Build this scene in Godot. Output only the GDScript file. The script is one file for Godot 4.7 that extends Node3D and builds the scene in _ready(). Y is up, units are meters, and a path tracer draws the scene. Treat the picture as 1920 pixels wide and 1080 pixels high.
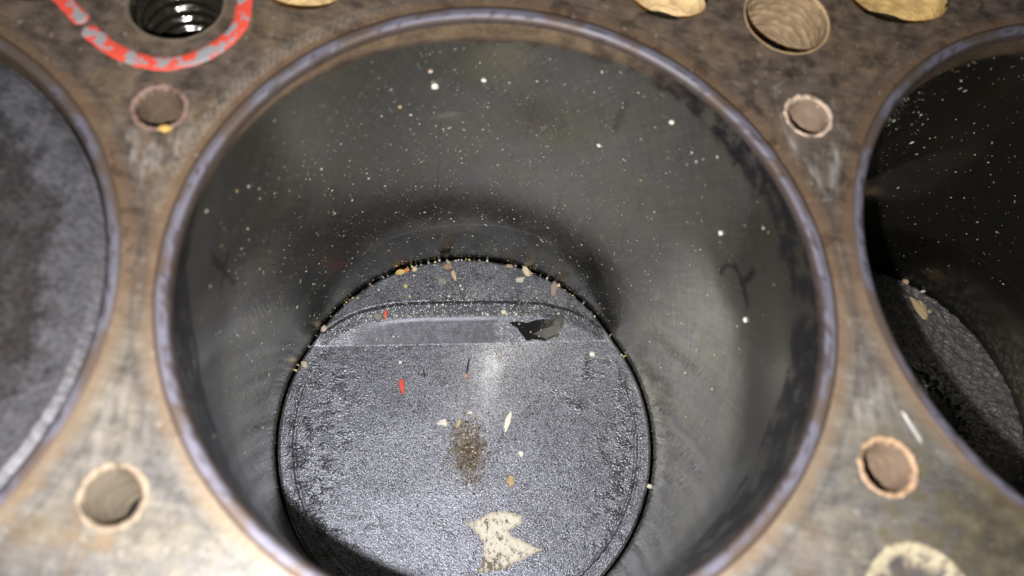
extends Node3D
# Close-up into the middle bore of an engine block with its head removed. Numbers are millimetres; K turns them into metres.
const K := 0.001
const BORE := 45.0
const PITCH := 98.9
const FLOOR_Y := -94.9

var rng := RandomNumberGenerator.new()
var na := FastNoiseLite.new()
var nb := FastNoiseLite.new()
var nc := FastNoiseLite.new()
var used := {}

# ---------------------------------------------------------------- small helpers

func numbered(called: String) -> String:
	var n: int = used.get(called, 0)
	used[called] = n + 1
	return called if n == 0 else "%s_%03d" % [called, n]

func tag(o: Node, label: String, category: String, group := "", kind := "") -> void:
	if label: o.set_meta("label", label)
	if category: o.set_meta("category", category)
	if group: o.set_meta("group", group)
	if kind: o.set_meta("kind", kind)

func base(called: String, at: Vector3, label: String, category: String, group := "") -> Node3D:
	var o := Node3D.new()
	o.name = numbered(called)
	o.position = at * K
	add_child(o)
	tag(o, label, category, group)
	return o

func put(called: String, mesh: Mesh, m: Material, parent: Node = self) -> MeshInstance3D:
	var o := MeshInstance3D.new()
	o.name = numbered(called) if parent == self else called
	o.mesh = mesh
	o.material_override = m
	parent.add_child(o, true)
	return o

func lin(r: float, g: float, b: float) -> Color:
	return Color(r, g, b).linear_to_srgb()

func mat(r: float, g: float, b: float, rough: float, metal := 0.0) -> StandardMaterial3D:
	var m := StandardMaterial3D.new()
	m.albedo_color = lin(r, g, b)
	m.roughness = rough
	m.metallic = metal
	return m

func vmat(rough: float, metal := 0.0) -> StandardMaterial3D:
	var m := StandardMaterial3D.new()
	m.vertex_color_use_as_albedo = true
	m.roughness = rough
	m.metallic = metal
	return m

func noise_map(freq: float, strength: float, sd: int, oct := 4) -> NoiseTexture2D:
	var n := FastNoiseLite.new()
	n.seed = sd
	n.frequency = freq
	n.fractal_octaves = oct
	var t := NoiseTexture2D.new()
	t.width = 512; t.height = 512
	t.seamless = true
	t.as_normal_map = true
	t.bump_strength = strength
	t.noise = n
	return t

func grain(m: StandardMaterial3D, t: Texture2D, per_mm: float, scale := 1.0) -> StandardMaterial3D:
	m.normal_enabled = true
	m.normal_texture = t
	m.normal_scale = scale
	m.uv1_triplanar = true
	m.uv1_scale = Vector3.ONE * per_mm / K
	return m

func surface(V: PackedVector3Array, N: PackedVector3Array, C: PackedColorArray, U: PackedVector2Array, I: PackedInt32Array) -> ArrayMesh:
	var a := []
	a.resize(Mesh.ARRAY_MAX)
	a[Mesh.ARRAY_VERTEX] = V
	a[Mesh.ARRAY_NORMAL] = N
	if C.size(): a[Mesh.ARRAY_COLOR] = C
	if U.size(): a[Mesh.ARRAY_TEX_UV] = U
	if I.size(): a[Mesh.ARRAY_INDEX] = I
	var m := ArrayMesh.new()
	m.add_surface_from_arrays(Mesh.PRIMITIVE_TRIANGLES, a)
	return m

# A sheet of rows x columns points (millimetres). Faces look along (next row) x (next column); flip turns them.
func lattice(P: PackedVector3Array, rows: int, cols: int, wrap: bool, C := PackedColorArray(), U := PackedVector2Array(), flip := false) -> ArrayMesh:
	var N := PackedVector3Array()
	N.resize(P.size())
	var I := PackedInt32Array()
	I.resize((rows - 1) * (cols - 1) * 6)
	var k := 0
	for r in rows - 1:
		for c in cols - 1:
			var a := r * cols + c
			var b := a + cols
			var fa := (P[b + 1] - P[a]).cross(P[a + 1] - P[b])
			if flip: fa = -fa
			N[a] += fa; N[a + 1] += fa; N[b] += fa; N[b + 1] += fa
			if flip:
				I[k] = a; I[k + 1] = b; I[k + 2] = b + 1; I[k + 3] = a; I[k + 4] = b + 1; I[k + 5] = a + 1
			else:
				I[k] = a; I[k + 1] = b + 1; I[k + 2] = b; I[k + 3] = a; I[k + 4] = a + 1; I[k + 5] = b + 1
			k += 6
	var V := PackedVector3Array()
	V.resize(P.size())
	if wrap:
		for r in rows:
			var s := N[r * cols] + N[r * cols + cols - 1]
			N[r * cols] = s
			N[r * cols + cols - 1] = s
	for i in P.size():
		N[i] = N[i].normalized() if N[i].length_squared() > 1e-18 else Vector3.UP
		V[i] = P[i] * K
	return surface(V, N, C, U, I)

# A profile [radius, y] swept round the y axis, listed so that the outside lies on its left going down the list (inward: seen from inside).
func lathe(profile: Array, seg := 96, inward := false, wob := 0.0, sd := 0, rx := 1.0, rz := 1.0) -> ArrayMesh:
	var P := PackedVector3Array()
	var U := PackedVector2Array()
	for r in profile.size():
		for c in seg + 1:
			var t := TAU * float(c) / seg
			var w := 1.0 + wob * nb.get_noise_2d(cos(t) * 60.0 + sd * 37.0, sin(t) * 60.0 + r * 9.0)
			P.append(Vector3(profile[r][0] * cos(t) * w * rx, profile[r][1], -profile[r][0] * sin(t) * w * rz))
			U.append(Vector2(float(c) / seg, float(r) / (profile.size() - 1)))
	return lattice(P, profile.size(), seg + 1, true, PackedColorArray(), U, inward)

# A flat or draped sheet where inside(x, z) < 0; its rim gets a skirt `thick` deep.
func sheet(x0: float, x1: float, z0: float, z1: float, step: float, inside: Callable, height: Callable, thick: float, colour = null, uv = null, flat := false) -> ArrayMesh:
	var nx := int(ceil((x1 - x0) / step))
	var nz := int(ceil((z1 - z0) / step))
	var S := PackedFloat32Array()
	S.resize((nx + 1) * (nz + 1))
	for j in nz + 1:
		for i in nx + 1:
			S[j * (nx + 1) + i] = inside.call(x0 + i * step, z0 + j * step)
	var V := PackedVector3Array(); var N := PackedVector3Array(); var C := PackedColorArray(); var U := PackedVector2Array()
	var add := func(q: Vector2, drop: float, n: Vector3):
		var y: float = 0.0 if flat else height.call(q.x, q.y)
		V.append(Vector3(q.x, y - drop, q.y) * K)
		if n == Vector3.ZERO:
			if flat: n = Vector3.UP
			else:
				var e := step * 0.5
				n = Vector3(height.call(q.x - e, q.y) - height.call(q.x + e, q.y), 2.0 * e, height.call(q.x, q.y - e) - height.call(q.x, q.y + e)).normalized()
		N.append(n)
		if colour != null: C.append(colour.call(q.x, q.y))
		if uv != null: U.append(uv.call(q.x, q.y))
	for j in nz:
		for i in nx:
			var k := j * (nx + 1) + i
			var sa := S[k]; var sb := S[k + 1]; var sc := S[k + nx + 1]; var sd := S[k + nx + 2]
			if sa >= 0.0 and sb >= 0.0 and sc >= 0.0 and sd >= 0.0: continue
			var a := Vector2(x0 + i * step, z0 + j * step)
			var b := a + Vector2(step, 0); var c := a + Vector2(0, step); var d := a + Vector2(step, step)
			for tri in [[a, b, d, sa, sb, sd], [a, d, c, sa, sd, sc]]:
				var poly: Array[Vector2] = []
				var cut: Array[Vector2] = []
				for e in 3:
					var p: Vector2 = tri[e]; var q: Vector2 = tri[(e + 1) % 3]
					var sp: float = tri[3 + e]; var sq: float = tri[3 + (e + 1) % 3]
					if sp < 0.0: poly.append(p)
					if (sp < 0.0) != (sq < 0.0):
						var m := p.lerp(q, sp / (sp - sq))
						poly.append(m)
						cut.append(m)
				for e in range(1, poly.size() - 1):
					add.call(poly[0], 0.0, Vector3.ZERO); add.call(poly[e], 0.0, Vector3.ZERO); add.call(poly[e + 1], 0.0, Vector3.ZERO)
				if thick > 0.0 and cut.size() == 2 and cut[0].distance_to(cut[1]) > 1e-5:
					var mid := (poly[0] + poly[1] + poly[2]) / 3.0
					var t := cut[1] - cut[0]
					var out := Vector2(t.y, -t.x).normalized()
					var p0 := cut[0]; var p1 := cut[1]
					if out.dot(cut[0] - mid) < 0.0:
						out = -out
						p0 = cut[1]; p1 = cut[0]
					var n3 := Vector3(out.x, 0, out.y)
					add.call(p0, 0.0, n3); add.call(p1, 0.0, n3); add.call(p1, thick, n3)
					add.call(p0, 0.0, n3); add.call(p1, thick, n3); add.call(p0, thick, n3)
	return surface(V, N, C, U, PackedInt32Array())

func poly_sdf(pts: PackedVector2Array, x: float, z: float) -> float:
	var p := Vector2(x, z)
	var d := 1e9
	var inn := false
	var n := pts.size()
	for i in n:
		var a := pts[i]; var b := pts[(i + 1) % n]
		var ab := b - a
		d = minf(d, p.distance_squared_to(a + ab * clampf((p - a).dot(ab) / ab.length_squared(), 0.0, 1.0)))
		if (a.y > z) != (b.y > z) and x < (b.x - a.x) * (z - a.y) / (b.y - a.y) + a.x: inn = not inn
	return -sqrt(d) if inn else sqrt(d)

func seg_dist(x: float, y: float, ax: float, ay: float, bx: float, by: float) -> float:
	var dx := bx - ax; var dy := by - ay
	var t := clampf(((x - ax) * dx + (y - ay) * dy) / (dx * dx + dy * dy + 1e-9), 0.0, 1.0)
	return Vector2(x - ax - dx * t, y - ay - dy * t).length()

func ss(a: float, b: float, x: float) -> float:
	return smoothstep(a, b, x)

# A small jagged solid: outline with uneven edge, domed top, some thickness. Base at its origin.
func chip_mesh(long: float, wide: float, thick: float, sd: int, pts := 11, taper := 0.0, rough := 0.22) -> ArrayMesh:
	rng.seed = sd * 7919 + 13
	var ring := PackedVector2Array()
	for i in pts:
		var t := TAU * (i + rng.randf_range(-0.25, 0.25)) / pts
		var q := Vector2(cos(t) * wide * 0.5, sin(t) * long * 0.5) * (1.0 + rng.randf_range(-rough, rough))
		q.x *= 1.0 - taper * (q.y / long + 0.5)
		ring.append(q)
	var st := SurfaceTool.new()
	st.begin(Mesh.PRIMITIVE_TRIANGLES)
	st.set_smooth_group(-1)
	var top := Vector3(rng.randf_range(-.1, .1) * wide, thick * 1.15, rng.randf_range(-.1, .1) * long)
	var hs := PackedFloat32Array()
	for i in pts: hs.append(thick * rng.randf_range(0.7, 1.05))
	for i in pts:
		var j := (i + 1) % pts
		var a := Vector3(ring[i].x, hs[i] * 0.35, ring[i].y); var b := Vector3(ring[j].x, hs[j] * 0.35, ring[j].y)
		var a1 := Vector3(ring[i].x * .78, hs[i], ring[i].y * .78); var b1 := Vector3(ring[j].x * .78, hs[j], ring[j].y * .78)
		var a0 := Vector3(ring[i].x * .85, 0, ring[i].y * .85); var b0 := Vector3(ring[j].x * .85, 0, ring[j].y * .85)
		for v in [top, a1, b1, a1, a, b, a1, b, b1, a, a0, b0, a, b0, b, a0, Vector3.ZERO, b0]:
			st.add_vertex(v * K)
	st.generate_normals()
	return st.commit()

# ---------------------------------------------------------------- shapes of the place

func crown_h(x: float, z: float) -> float:      # the wedge-shaped raised back of the middle piston crown
	return maxf(0.0, minf(0.43 * (-23.4 - z), 4.2 * (1.0 - pow(absf(x) / 38.5, 4.0))))

func crown_full(x: float, z: float) -> float:
	var a := 0.43 * (-23.4 - z)
	var b := 4.2 * (1.0 - pow(absf(x) / 38.5, 4.0))
	var h := maxf(0.0, minf(a, b))
	var e := a - b                                # past the arris: the plateau
	if b > 0.4: h += 0.45 * ss(-0.35, 0.25, e) * ss(0.4, 2.0, b)
	return h

func holes_sdf(x: float, z: float) -> float:
	var d := 1e9
	for c in [-PITCH, 0.0, PITCH]:
		d = minf(d, Vector2(x - c, z).length() - 47.28)
	for s in [-1.0, 1.0]:
		d = minf(d, Vector2(x - s * 49.3, z + 27.3).length() - 3.95)
		d = minf(d, Vector2(x - s * 49.3, z - 28.2).length() - 4.05)
		d = minf(d, Vector2(x - s * 49.5, z - 45.3).length() - 7.3)
		var w := 1.0 + 0.03 * nb.get_noise_2d(x * 14.0, z * 14.0)
		d = minf(d, (Vector2((x - s * 29.7) / 6.5, (z + 50.4) / 4.75).length() * w - 1.0) * 4.7)
		d = minf(d, (Vector2((x - s * 70.6) / 9.0, (z + 51.6) / 5.5).length() * w - 1.0) * 5.5)
	var ww := 0.12 * nb.get_noise_2d(x * 12.0, z * 12.0)
	d = minf(d, Vector2(x - 49.4, z + 46.6).length() - 7.2 + ww)
	d = minf(d, Vector2(x + 48.8, z + 46.7).length() - 7.35 + ww)
	return -d

func deck_maps() -> Array:
	var w := 1100; var h := 600
	var x0 := -112.0; var z0 := -64.0; var per := 0.209
	var col := PackedByteArray(); col.resize(w * h * 3)
	var aux := PackedByteArray(); aux.resize(w * h * 3)
	var k := 0
	for j in h:
		var z := z0 + j * per
		for i in w:
			var x := x0 + i * per
			var n1 := na.get_noise_2d(x * 1.1, z * 1.1)
			var n2 := nb.get_noise_2d(x * 5.0, z * 5.0)
			var n3 := nc.get_noise_2d(x * 26.0, z * 26.0)
			var rc := sqrt(x * x + z * z)
			var xl := x + PITCH; var xr := x - PITCH
			var rl := sqrt(xl * xl + z * z); var rr := sqrt(xr * xr + z * z)
			var rm := minf(rc, minf(rl, rr))
			var near := ss(-15.0, 30.0, z + n1 * 14.0)
			# old head-gasket side: brown in the back, worn to grey metal towards the front
			var r := lerpf(0.150, 0.212, near); var g := lerpf(0.112, 0.197, near); var b := lerpf(0.083, 0.177, near)
			var rough := 0.52 + 0.1 * n2
			var hgt := 0.5 + 0.10 * n3 + 0.12 * n2
			var scr := nb.get_noise_2d(x * 2.0 + z * 3.0, (z - x * 0.25) * 18.0 + 60.0)
			var v := 1.0 + 0.55 * n2 + 0.16 * n3 + 0.22 * n1 + 0.34 * scr
			r *= v; g *= v; b *= v
			var warm := clampf(0.5 + n1 * 1.4 + n2 * 0.5, 0.0, 1.0)
			r *= lerpf(0.98, 1.03, warm); b *= lerpf(1.10, 0.93, warm)
			# the band that the fire ring of the gasket pressed, and the thin lines at its edge
			var edge := 1.0 - ss(0.6, 2.6, rm - 47.2 + n2 * 1.0)
			r = lerpf(r, 0.20 + 0.14 * near, edge * 0.72); g = lerpf(g, 0.125 + 0.12 * near, edge * 0.72); b = lerpf(b, 0.075 + 0.09 * near, edge * 0.72)
			var ring := 0.0
			for q in [[rc, 50.1], [rl, 50.3], [rr, 50.3]]:
				var dq: float = absf(q[0] - q[1] + 0.25 * n1)
				ring = maxf(ring, 1.0 - ss(0.15, 0.5, dq))
			ring *= 0.55 + 0.45 * n2
			r *= 1.0 - 0.33 * ring; g *= 1.0 - 0.33 * ring; b *= 1.0 - 0.28 * ring
			hgt -= 0.16 * ring
			# cross-hatched witness of the gasket round the middle bore, back left
			var az := atan2(-z, x)
			if rc > 48.2 and rc < 51.5:
				var hm := (1.0 - ss(0.7, 1.5, absf(rc - 49.5))) * ss(1.7, 2.2, az) * (1.0 - ss(2.7, 3.0, az))
				var hs := 0.5 + 0.5 * sin(az * 260.0 + rc * 5.0 + n2 * 2.0)
				var add := hm * (0.05 + 0.11 * hs * (0.6 + n3))
				r += add; g += add * 0.93; b += add * 0.82
			# scuffed pale metal on the bridges between the bores
			var bx := absf(absf(x) - 49.4)
			var tri := (1.0 - ss(0.5, 2.2, 51.2 - minf(rc, minf(rl, rr)))) * (1.0 - ss(5.0, 8.0, bx))
			var side := 1.0 - ss(0.0, 9.0, absf(absf(z) - 19.0))
			var str_ := clampf(nb.get_noise_2d(x * 9.0, z * 2.2 + 300.0) * 1.6 + 0.25, 0.0, 1.0)
			var scuff := tri * side * str_
			r = lerpf(r, 0.58, scuff * 0.5); g = lerpf(g, 0.55, scuff * 0.5); b = lerpf(b, 0.53, scuff * 0.5)
			rough -= 0.12 * scuff
			# rounded outlines that the gasket left round the small holes at the back
			for s in [-1.0, 1.0]:
				var hx: float = x - s * 49.2
				if absf(hx) < 9.0 and z > -38.0 and z < -12.0:
					var out := maxf(absf(hx) * 1.02 - 4.9 - (z + 34.0) * -0.03, -34.4 - z + 0.07 * hx * hx) + 0.4 * n2
					out = maxf(out, (50.8 - minf(rc, minf(rl, rr))) * 0.9)
					var l2 := (1.0 - ss(0.1, 0.4, absf(out))) * (0.5 + 0.5 * n2 + 0.5 * str_)
					l2 *= 1.0 if s > 0.0 else 0.35
					r += 0.09 * l2; g += 0.085 * l2; b += 0.082 * l2
					if out < 0.0 and s > 0.0:
						r = lerpf(r, 0.13, .25); g = lerpf(g, 0.122, .25); b = lerpf(b, 0.12, .25)
			# rust blooms, oily yellow stain at the front right
			for q in [[-56.5, 31.5, 3.6, 0.5], [-52.0, 33.5, 2.4, .45], [-62.0, 27.0, 3.0, .4], [63.9, 31.6, 2.6, 0.85], [67.5, 33.5, 2.6, .8], [-24.0, 47.0, 4.0, .35], [36.0, 38.0, 3.0, .4], [-49.5, 33.6, 1.5, .7]]:
				var dq: float = Vector2(x - q[0], z - q[1]).length() / q[2] + n2 * 1.3 + n3 * 0.5
				var f: float = (1.0 - ss(0.3, 1.3, dq)) * q[3]
				f *= 0.7
				r = lerpf(r, 0.36, f); g = lerpf(g, 0.245, f); b = lerpf(b, 0.13, f)
			var pale := (1.0 - ss(0.4, 1.2, Vector2((x + 36.0) / 15.0, (z - 44.0) / 10.0).length() + 0.6 * n2)) * 0.6
			r = lerpf(r, 0.26, pale); g = lerpf(g, 0.255, pale); b = lerpf(b, 0.25, pale)
			var oil := ss(46.0, 58.0, x + n2 * 16.0) * ss(20.0, 32.0, z + n1 * 10.0)
			r = lerpf(r, 0.13 + 0.10 * n2, oil * .85); g = lerpf(g, 0.112 + 0.09 * n2, oil * .85); b = lerpf(b, 0.072 + 0.05 * n2, oil * .85)
			rough -= 0.2 * oil
			# dark blots at the back
			var blot := ss(0.22, 0.45, nb.get_noise_2d(x * 3.4 + 90.0, z * 3.4)) * (1.0 - near)
			r *= 1.0 - 0.4 * blot; g *= 1.0 - 0.4 * blot; b *= 1.0 - 0.38 * blot
			# tiny bright nicks
			var nick := ss(0.60, 0.72, nc.get_noise_2d(x * 11.0 + 500.0, z * 11.0))
			r += 0.14 * nick; g += 0.135 * nick; b += 0.125 * nick
			col[k] = clampi(int(pow(maxf(r, 0.004), 1.0 / 2.2) * 255.0), 0, 255)
			col[k + 1] = clampi(int(pow(maxf(g, 0.004), 1.0 / 2.2) * 255.0), 0, 255)
			col[k + 2] = clampi(int(pow(maxf(b, 0.004), 1.0 / 2.2) * 255.0), 0, 255)
			aux[k] = clampi(int(hgt * 255.0), 0, 255)
			aux[k + 1] = clampi(int(rough * 255.0), 20, 255)
			k += 3
	return [ImageTexture.create_from_image(Image.create_from_data(w, h, false, Image.FORMAT_RGB8, col)), ImageTexture.create_from_image(Image.create_from_data(w, h, false, Image.FORMAT_RGB8, aux)), Vector2(x0, z0), Vector2(w * per, h * per)]

func table(t: Array, x: float) -> float:
	for i in t.size() - 1:
		if x <= t[i + 1][0]:
			return lerpf(t[i][1], t[i + 1][1], clampf((x - t[i][0]) / (t[i + 1][0] - t[i][0]), 0.0, 1.0))
	return t[-1][1]

# Colour and relief of a bore wall, unrolled: across = angle from +x counter-clockwise seen from above, down = depth 0..100 mm
func wall_maps(w: int, h: int, sd: float, middle: bool) -> Array:
	var col := PackedByteArray(); col.resize(w * h * 3)
	var aux := PackedByteArray(); aux.resize(w * h * 3)
	var band := [[0.0, -9.4], [6.5, -8.9], [15.0, -7.1], [34.0, -5.4], [57.0, -4.4], [92.0, -5.8], [115.0, -4.3], [140.0, -2.9], [152.0, -2.0], [165.0, -3.2], [174.0, -5.2], [186.0, -15.0], [200.0, -20.0], [240.0, -22.0], [320.0, -22.0], [336.0, -17.0], [345.0, -11.6], [356.0, -10.0], [360.0, -9.4]]
	var los := PackedFloat32Array()
	for i in w: los.append(table(band, 360.0 * i / w) if middle else -5.6)
	var k := 0
	for j in h:
		var y := -100.0 * j / h
		for i in w:
			var a := 360.0 * i / w
			var t := deg_to_rad(a)
			var s := a * 0.785                       # millimetres round the wall
			var cx := cos(t) * 45.0; var cz := sin(t) * 45.0
			var n1 := na.get_noise_3d(cx * 1.3 + sd, y * 1.3, cz * 1.3)
			var n2 := nb.get_noise_3d(cx * 4.0 + sd, y * 4.0, cz * 4.0)
			var n3 := nc.get_noise_3d(cx * 22.0 + sd, y * 22.0, cz * 22.0)
			var hone := nb.get_noise_2d(s * 16.0 + y * 9.0 + sd, (y - s * 0.55) * 1.2) + nb.get_noise_2d(s * 16.0 - y * 9.0, (y + s * 0.55) * 1.2 + 80.0)
			var v := 1.0 + 0.06 * n1 + 0.09 * n2 + 0.17 * hone + 0.06 * n3
			var warm := clampf(0.5 + 1.6 * n1 + 0.5 * n2, 0.0, 1.0)
			var sa := a if a < 255.0 else a - 360.0
			if middle: v *= lerpf(0.70, 0.98, ss(150.0, 40.0, sa + 16.0 * n1))  # shade on the left side put into the wall colour
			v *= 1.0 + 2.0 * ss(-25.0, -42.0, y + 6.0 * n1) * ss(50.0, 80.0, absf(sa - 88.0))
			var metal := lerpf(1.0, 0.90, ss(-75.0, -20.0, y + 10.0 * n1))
			var r := 0.292 * v; var g := 0.279 * v; var b := lerpf(0.242, 0.215, warm) * v
			var rough := lerpf(0.22 - 0.11 * ss(55.0, 80.0, absf(sa - 88.0)), 0.19, ss(-62.0, -30.0, y + 12.0 * n1)) + 0.04 * n1 + 0.03 * hone
			var streak := nb.get_noise_2d(s * 22.0 + sd, y * 1.1 + 900.0)
			var hgt := 0.5 + 0.04 * hone + 0.03 * n3 + (0.01 + 0.4 * ss(58.0, 85.0, absf(sa - 88.0)) * ss(-30.0, -45.0, y)) * streak
			# lowest ring's wear line, soot below, dark reflection painted in at the back
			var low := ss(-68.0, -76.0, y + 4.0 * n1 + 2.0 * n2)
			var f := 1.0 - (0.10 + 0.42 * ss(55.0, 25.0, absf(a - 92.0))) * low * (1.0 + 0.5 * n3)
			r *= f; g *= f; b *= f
			rough += 0.02 * low
			hgt += 0.12 * low * n3
			var lines := 1.0 - ss(0.15, 0.5, absf(y + 71.5 + 0.4 * n1))
			r += 0.10 * lines; g += 0.10 * lines; b += 0.09 * lines
			if middle:
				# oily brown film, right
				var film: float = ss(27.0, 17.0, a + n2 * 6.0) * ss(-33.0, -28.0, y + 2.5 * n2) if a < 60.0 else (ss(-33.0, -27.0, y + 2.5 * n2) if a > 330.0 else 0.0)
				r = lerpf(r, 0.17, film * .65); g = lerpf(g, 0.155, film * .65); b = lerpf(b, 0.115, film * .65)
				# scratches down the wall, a dark drip, a light rubbed spot
				for q in [[99.5, -28.0, -72.0, .12, .32], [115.2, -37.0, -48.0, .12, .3], [65.2, -46.0, -64.0, .12, .3], [58.0, -12.0, -21.0, .7, .26], [78.0, -8.0, -40.0, .1, .2], [128.0, -20.0, -60.0, .1, .25], [45.0, -30.0, -66.0, .1, .25]]:
					if y < q[1] and y > q[2]:
						var m: float = (1.0 - ss(q[3] * .4, q[3] * 1.6, absf(s - q[0] * .785 - 0.25 * n1))) * q[4]
						r *= 1.0 - m; g *= 1.0 - m; b *= 1.0 - m
				var rub: float = (1.0 - ss(0.2, 1.0, Vector2((a - 98.0) / 6.0, (y + 26.3) / 1.3).length() + 0.4 * n2))
				r += 0.12 * rub; g += 0.115 * rub; b += 0.07 * rub
				# dark scribbles of dried oil
				var d := 1e9
				for q in [[166.2, -15.5, 164.0, -29.8], [162.4, -21.0, 169.1, -24.0], [17.5, -29.8, 17.4, -27.0], [17.4, -27.0, 15.6, -24.2], [15.6, -24.2, 11.1, -23.4], [11.1, -23.4, 11.1, -18.6], [13.0, -23.8, 6.5, -25.0]]:
					d = minf(d, seg_dist(s, y, q[0] * .785, q[1], q[2] * .785, q[3]))
				var ink := (1.0 - ss(0.1, 1.1, d + 0.8 * n2 + 0.3 * n3)) * 0.7
				r *= 1.0 - ink; g *= 1.0 - ink; b *= 1.0 - ink
				# small bright scores near the foot of the wall, right
				var score: float = ss(0.36, 0.5, nb.get_noise_2d(s * 5.0, y * 1.6 + 700.0)) * ss(75.0, 50.0, a) * ss(-40.0, -60.0, y) if a < 80.0 else 0.0
				r += 0.12 * score; g += 0.115 * score; b += 0.10 * score
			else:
				r *= 0.24; g *= 0.24; b *= 0.23  # unlit look of the side bores put into their wall colour
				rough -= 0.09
			# unworn collar above the top ring: brown at the back, black carbon at the sides
			var lo: float = los[i] + (0.9 + 1.6 * ss(60.0, 30.0, a)) * n2 + 0.5 * n3
			var soft := 0.6 + 1.0 * ss(60.0, 30.0, a) + 1.0 * ss(150.0, 190.0, a)
			var inb := ss(lo - soft, lo + soft * 0.7, y) 
			if middle and (a < 75.0 or a > 180.0): inb *= 1.0 - 0.6 * ss(-0.05, 0.35, n2 + 0.3 * n3) * (1.0 if a > 180.0 else ss(75.0, 40.0, a))
			if inb > 0.0:
				var br := ss(38.0, 75.0, a + n2 * 14.0) * (1.0 - ss(150.0, 168.0, a + n2 * 12.0))
				if not middle: br = 0.8
				var dark := ss(lo + 1.6, lo, y + n2)
				var cr := lerpf(0.050, lerpf(0.42, 0.11, dark * .75), br) * (1.0 + .5 * n2 + .3 * n3)
				var cg := lerpf(0.047, lerpf(0.30, 0.08, dark * .75), br) * (1.0 + .5 * n2 + .3 * n3)
				var cb := lerpf(0.052, lerpf(0.20, 0.075, dark * .75), br) * (1.0 + .5 * n2 + .3 * n3)
				r = lerpf(r, cr, inb); g = lerpf(g, cg, inb); b = lerpf(b, cb, inb)
				rough = lerpf(rough, lerpf(0.36, 0.5, br), inb)
				metal = lerpf(metal, 0.75, inb)
				hgt = lerpf(hgt, 0.55 + 0.6 * n3 + 0.4 * n2, inb)
			col[k] = clampi(int(pow(maxf(r, 0.003), 1.0 / 2.2) * 255.0), 0, 255)
			col[k + 1] = clampi(int(pow(maxf(g, 0.003), 1.0 / 2.2) * 255.0), 0, 255)
			col[k + 2] = clampi(int(pow(maxf(b, 0.003), 1.0 / 2.2) * 255.0), 0, 255)
			aux[k] = clampi(int(hgt * 255.0), 0, 255)
			aux[k + 1] = clampi(int(rough * 255.0), 20, 255)
			aux[k + 2] = clampi(int(metal * 255.0), 0, 255)
			k += 3
	return [ImageTexture.create_from_image(Image.create_from_data(w, h, false, Image.FORMAT_RGB8, col)), ImageTexture.create_from_image(Image.create_from_data(w, h, false, Image.FORMAT_RGB8, aux))]

func mapped(maps: Array, metal: float, relief: float) -> StandardMaterial3D:
	var m := StandardMaterial3D.new()
	m.albedo_texture = maps[0]
	m.metallic = metal
	m.roughness = 1.0
	m.roughness_texture = maps[1]
	m.roughness_texture_channel = BaseMaterial3D.TEXTURE_CHANNEL_GREEN
	m.heightmap_enabled = true
	m.heightmap_texture = maps[1]
	m.heightmap_scale = relief
	return m

# Disc of a piston crown as one dense relief; the caller gives height and colour at (x, z)
func disc(n: int, radius: float, height: Callable) -> ArrayMesh:
	var P := PackedVector3Array(); P.resize((n + 1) * (n + 1))
	var C := PackedColorArray(); C.resize((n + 1) * (n + 1))
	for j in n + 1:
		var v := 2.0 * j / n - 1.0
		for i in n + 1:
			var u := 2.0 * i / n - 1.0
			var x := u * sqrt(1.0 - v * v * 0.5) * radius
			var z := v * sqrt(1.0 - u * u * 0.5) * radius
			var hc: Array = height.call(x, z)
			P[j * (n + 1) + i] = Vector3(x, hc[0], z)
			C[j * (n + 1) + i] = hc[1]
	return lattice(P, n + 1, n + 1, false, C)

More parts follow.
